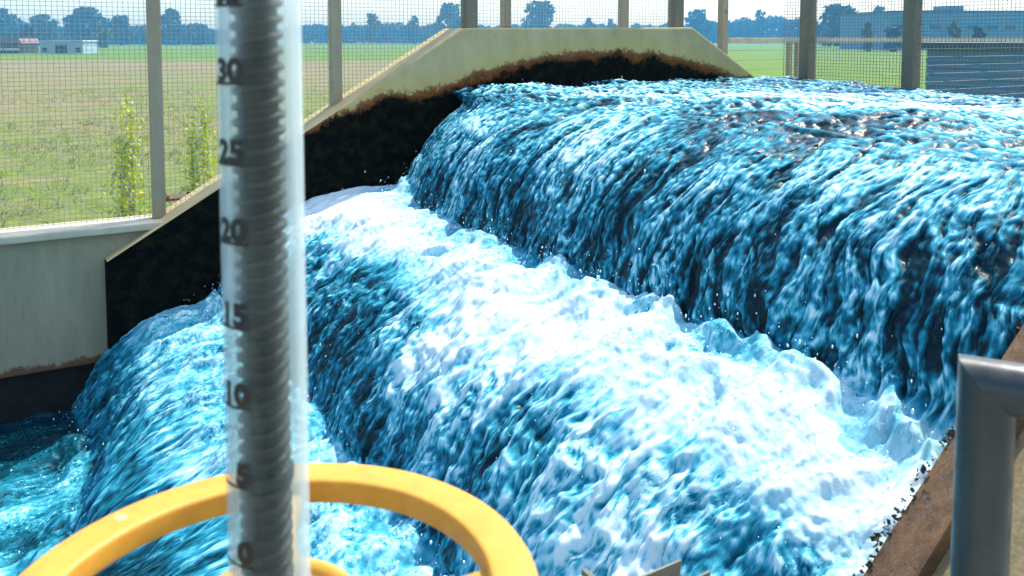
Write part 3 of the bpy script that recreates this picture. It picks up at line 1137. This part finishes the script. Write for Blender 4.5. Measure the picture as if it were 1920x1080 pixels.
def make_handwheel():
    root = tag(empty("handwheel", (WX, WY, WZ)), "yellow painted cast handwheel with flat rim and four spokes in the foreground", "handwheel")
    r0, r1 = WR - .0385, WR
    h = .024
    b = MB()
    prof = []
    rad = .0045
    corners = [(r0, -h, 180, 270), (r1, -h, 270, 360), (r1, 0, 0, 90), (r0, 0, 90, 180)]
    for cx, cz, a0, a1 in corners:
        sx = rad if cx == r0 else -rad
        sz = rad if cz == -h else -rad
        for a in np.linspace(a0, a1, 5):
            prof.append((cx + sx + rad * math.cos(math.radians(a)), cz + sz + rad * math.sin(math.radians(a))))
    b.lathe(prof, 128, True, True)
    b.build("rim", M['yellow'], root)
    # hub: cup around the tube's foot
    b = MB()
    b.lathe([(.0, -.06), (.050, -.06), (.064, -.050), (.070, -.030), (.0705, -.018), (.068, -.014), (.062, -.014), (.058, -.018), (.054, -.026), (.046, -.030), (.0, -.030)], 64)
    b.build("hub", M['yellow'], root)
    for k in range(4):
        a = math.radians(11 + 90 * k)
        s = MB()
        n = 10
        hw, th = .0155, .010
        secs = []
        for t in np.linspace(0, 1, n):
            rr = .064 + (r0 + .006 - .064) * t
            z = -.0195 + .009 * t - .003 * math.sin(t * math.pi)
            wd = hw * (1.25 - .35 * math.sin(t * math.pi))
            ca, sa = math.cos(a), math.sin(a)
            row = []
            for (yy, zz) in ((-wd, -th), (wd, -th), (wd, -.003), (wd * .8, 0), (-wd * .8, 0), (-wd, -.003)):
                row.append((ca * rr - sa * yy, sa * rr + ca * yy, z + zz))
            secs.append(row)
        v = [p for row in secs for p in row]
        f = []
        for i in range(n - 1):
            for j in range(6):
                f.append((i * 6 + j, i * 6 + (j + 1) % 6, (i + 1) * 6 + (j + 1) % 6, (i + 1) * 6 + j))
        s.add(v, f, True)
        s.build("spoke", M['yellow'], root)
    # a raised casting dot on the rim
    b = MB()
    p = at(151, 1020, .79)
    t = math.atan2(p[1] - WY, p[0] - WX)
    b.lathe([(0, .0012), (.0032, .0010), (.0040, .0016), (.0050, .0014), (.0060, .0)], 20, center=((WR - .0165) * math.cos(t), (WR - .0165) * math.sin(t), 0))
    o = b.build("casting_mark", M['worn_paint'], root)
    return root


make_handwheel()


def tube_mat():
    m, nt, bs = new_mat("milky_clear_plastic")
    bs.inputs['Base Color'].default_value = (.60, .72, .74, 1)
    bs.inputs['Roughness'].default_value = .18
    bs.inputs['Specular IOR Level'].default_value = .3
    bs.inputs['IOR'].default_value = 1.45
    tc = nd(nt, "ShaderNodeTexCoord").outputs['Object']
    n = noise_node(nt, mapping(nt, tc, (1, 1, .3)), 40, 4, .6)
    tr = nd(nt, "ShaderNodeBsdfTransparent")
    tr.inputs[0].default_value = (.93, .97, .96, 1)
    tl = nd(nt, "ShaderNodeBsdfTranslucent")
    tl.inputs[0].default_value = (.58, .68, .71, 1)
    m1 = nd(nt, "ShaderNodeMixShader")
    m1.inputs[0].default_value = .35
    nt.links.new(bs.outputs[0], m1.inputs[1])
    nt.links.new(tl.outputs[0], m1.inputs[2])
    m2 = nd(nt, "ShaderNodeMixShader")
    lw = nd(nt, "ShaderNodeLayerWeight")
    lw.inputs[0].default_value = .5
    fac = math_node(nt, 'ADD', map_range(nt, n, .3, .7, .0, .025, False), map_range(nt, lw.outputs['Facing'], .14, .48, .006, .36), True)
    nt.links.new(fac, m2.inputs[0])
    nt.links.new(tr.outputs[0], m2.inputs[1])
    nt.links.new(m1.outputs[0], m2.inputs[2])
    nt.links.new(m2.outputs[0], nt.nodes["Material Output"].inputs[0])
    return m


M['plastic'] = tube_mat()
TR = .0305
TH = .66        # tube height above the wheel


def text_on_cylinder(mb, txt, ang, zc, hgt, wid_scale, R):
    cu = bpy.data.curves.new("numeral", 'FONT')
    cu.body = txt
    cu.size = hgt / .72
    cu.align_x = 'CENTER'
    cu.offset = .0012
    ob = bpy.data.objects.new("numeral", cu)
    COL.objects.link(ob)
    dg = bpy.context.evaluated_depsgraph_get()
    me = bpy.data.meshes.new_from_object(ob.evaluated_get(dg))
    bm = bmesh.new()
    bm.from_mesh(me)
    bmesh.ops.triangulate(bm, faces=bm.faces)
    for _ in range(2):
        bmesh.ops.subdivide_edges(bm, edges=[e for e in bm.edges if e.calc_length() > .002], cuts=1)
    bmesh.ops.triangulate(bm, faces=bm.faces)
    vs = []
    for v in bm.verts:
        a = ang + v.co.x * wid_scale / R
        vs.append((R * math.cos(a), R * math.sin(a), zc + v.co.y))
    bm.verts.index_update()
    mb.add(vs, [tuple(q.index for q in f.verts) for f in bm.faces])
    bm.free()
    bpy.data.objects.remove(ob)
    bpy.data.curves.remove(cu)
    bpy.data.meshes.remove(me)


def z_of(py):
    return float(at(507, py, WY - TR)[2]) - WZ


def make_tube():
    root = tag(empty("scale_tube", (WX, WY, WZ - .028)), "milky clear plastic tube with black numerals rising from the yellow handwheel", "tube")
    zb = .028
    b = MB()
    b.lathe([(TR + .006, .002), (TR + .006, .020), (TR + .002, .030), (TR, .034), (TR, TH), (TR - .0028, TH), (TR - .0028, .002)], 64)
    b.build("tube_wall", M['plastic'], root)
    b = MB(); b.lathe([(0, TH + .012), (.02, TH + .012), (TR + .002, TH + .004), (TR + .002, TH - .02), (TR + .0005, TH - .02)], 48); b.build("cap", M['yellow'], root)
    # the black scale printed on its left side; view direction from tube to camera
    face = math.atan2(-WY, -WX)
    Rk = TR + .0004
    for txt, py in (("0", 1040), ("5", 892), ("10", 742), ("15", 592), ("20", 433), ("25", 284), ("30", 131), ("35", -17)):
        ink = MB()
        z = z_of(py) + zb
        text_on_cylinder(ink, txt, face - math.radians(35 if len(txt) == 1 else 47), z - .0080, .0160, 1.2, Rk)
        zl = z_of(py + 26) + zb
        a0, a1 = face - math.radians(88), face - math.radians(20)
        n = 14
        v, f = [], []
        for i in range(n + 1):
            a = a0 + (a1 - a0) * i / n
            v += [(Rk * math.cos(a), Rk * math.sin(a), zl - .0012), (Rk * math.cos(a), Rk * math.sin(a), zl + .0012)]
        for i in range(n):
            f.append((2 * i, 2 * i + 2, 2 * i + 3, 2 * i + 1))
        ink.add(v, f)
        ink.build("numeral", M['ink'], root)
    return root


make_tube()


def make_spindle():
    root = tag(empty("spindle", (WX - .002, WY, WZ - .026)), "greasy dark threaded spindle standing inside the clear tube", "spindle")
    ro, ri, p = .0196, .0150, .0118
    zt = TH - .03
    seg = 40
    v, f = [], []
    nz = int(zt / p * 12)
    for i in range(nz + 1):
        for k in range(seg):
            a = 2 * math.pi * k / seg
            z = zt * i / nz
            ph = ((z / p) - k / seg) % 1.0
            q = np.interp(ph, [0, .18, .34, .66, .82, 1.0], [0, 0, 1, 1, 0, 0])
            r = ri + (ro - ri) * q
            v.append((r * math.cos(a), r * math.sin(a), z))
    for i in range(nz):
        for k in range(seg):
            f.append((i * seg + k, i * seg + (k + 1) % seg, (i + 1) * seg + (k + 1) % seg, (i + 1) * seg + k))
    b = MB()
    b.add(v, f, True)
    b.build("thread", M['spindle'], root)
    b = MB()
    zc = z_of(925) + .026
    b.lathe([(ro - .002, zc - .004), (ro + .002, zc - .004), (ro + .002, zc + .004), (ro - .002, zc + .004)], 40, False)
    b.build("stop_ring", M['ink'], root)
    return root


make_spindle()


# the stand under the wheel, and a steel bracket at the bottom edge
def make_stand():
    root = tag(empty("gate_stand", (WX, WY, -1.36)), "yellow column carrying the handwheel at the edge of the deck", "stand")
    b = MB()
    b.lathe([(0, 0), (.12, 0), (.12, .02), (.055, .04), (.045, .12), (.04, .80), (.055, .868), (0, .868)], 32)
    b.build("column", M['yellow'], root)


make_stand()


def make_bracket():
    # two arms meeting on a short post; ends seen at the bottom edge
    e1 = at(1303, 1060, 1.30)
    e2 = at(1095, 1066, 1.22)
    c = at(1160, 1125, 1.12)
    root = tag(empty("steel_bracket", (c[0], c[1], -1.37)), "grey steel bracket with open channel arm poking in at the bottom edge", "bracket")
    off = (c[0], c[1], -1.37)

    def arm(p, q, prof, name):
        p, q = Vector(p), Vector(q)
        d = (q - p).normalized()
        s = d.cross(Vector((0, 0, 1))).normalized()
        up = s.cross(d).normalized()
        n = len(prof)
        v = [p + s * a + up * bq for a, bq in prof] + [q + s * a + up * bq for a, bq in prof]
        b = MB()
        b.add(v, [(i, (i + 1) % n, n + (i + 1) % n, n + i) for i in range(n)])
        b.add(v[:n], [tuple(range(n))]); b.add(v[n:], [tuple(range(n))])
        b.build(name, M['galv_dark'], root, off)
    t = .004
    arm(c, e1, [(-.026, 0), (-.026, -.035), (.026, -.035), (.026, 0), (.026 - t, 0), (.026 - t, -.035 + t), (-.026 + t, -.035 + t), (-.026 + t, 0)], "channel_arm")
    arm(c, e2, [(-.004, 0), (.004, 0), (.004, -.03), (-.004, -.03)], "flat_arm")
    b = MB(); b.box((c[0] - .03, c[1] - .03, -1.37), (c[0] + .03, c[1] + .03, c[2] - .036)); b.build("post", M['galv_dark'], root, off)


make_bracket()


# handrail at the right, with mitred corner
def make_handrail():
    r = .0268
    P = at(1850, 722, .87)
    root = tag(empty("handrail", (P[0], P[1], -1.37)), "grey tubular steel handrail with mitred corner at the right edge", "handrail")
    off = (P[0], P[1], -1.37)
    dirv = Vector((.80, -.44, 0)).normalized()
    ztop = P[2]
    seg = 32
    # post and rail as one mitred tube
    v, f = [], []
    nrm = dirv
    side = Vector((0, 0, 1)).cross(dirv).normalized()
    rings = []
    for z in (-1.37, None):
        ring = []
        for k in range(seg):
            a = 2 * math.pi * k / seg
            lx, ly = math.cos(a) * r, math.sin(a) * r
            zz = z if z is not None else ztop - lx
            p = Vector((P[0], P[1], 0)) + dirv * lx + side * ly
            ring.append((p.x, p.y, zz))
        rings.append(ring)
    b = MB()
    b.add(rings[0] + rings[1], [(k, (k + 1) % seg, seg + (k + 1) % seg, seg + k) for k in range(seg)], True)
    b.build("post", M['rail'], root, off)
    ring2 = []
    for k in range(seg):
        a = 2 * math.pi * k / seg
        lx, ly = math.cos(a) * r, math.sin(a) * r
        p = Vector((P[0], P[1], ztop)) + dirv * .95 + side * ly + Vector((0, 0, -lx))
        ring2.append((p.x, p.y, p.z))
    b = MB()
    b.add(rings[1] + ring2, [(k, (k + 1) % seg, seg + (k + 1) % seg, seg + k) for k in range(seg)], True)
    b.build("top_rail", M['rail'], root, off)


make_handrail()

# ------------------------------------------------------------------ haze over the plain
USE_HAZE = True
if USE_HAZE:
    m = bpy.data.materials.new("haze_air")
    m.use_nodes = True
    nt = m.node_tree
    nt.nodes.remove(nt.nodes["Principled BSDF"])
    pv = nt.nodes.new("ShaderNodeVolumePrincipled")
    pv.inputs['Color'].default_value = (.16, .60, .98, 1)
    pv.inputs['Density'].default_value = .0007
    pv.inputs['Anisotropy'].default_value = .0
    nt.links.new(pv.outputs[0], nt.nodes["Material Output"].inputs['Volume'])
    b = MB()
    b.box((-910, -70, GROUND - 1.2), (910, 765, 30))
    o = b.build("haze", m)
    tag(o, "thin bluish haze over the plain", "haze", kind='stuff')
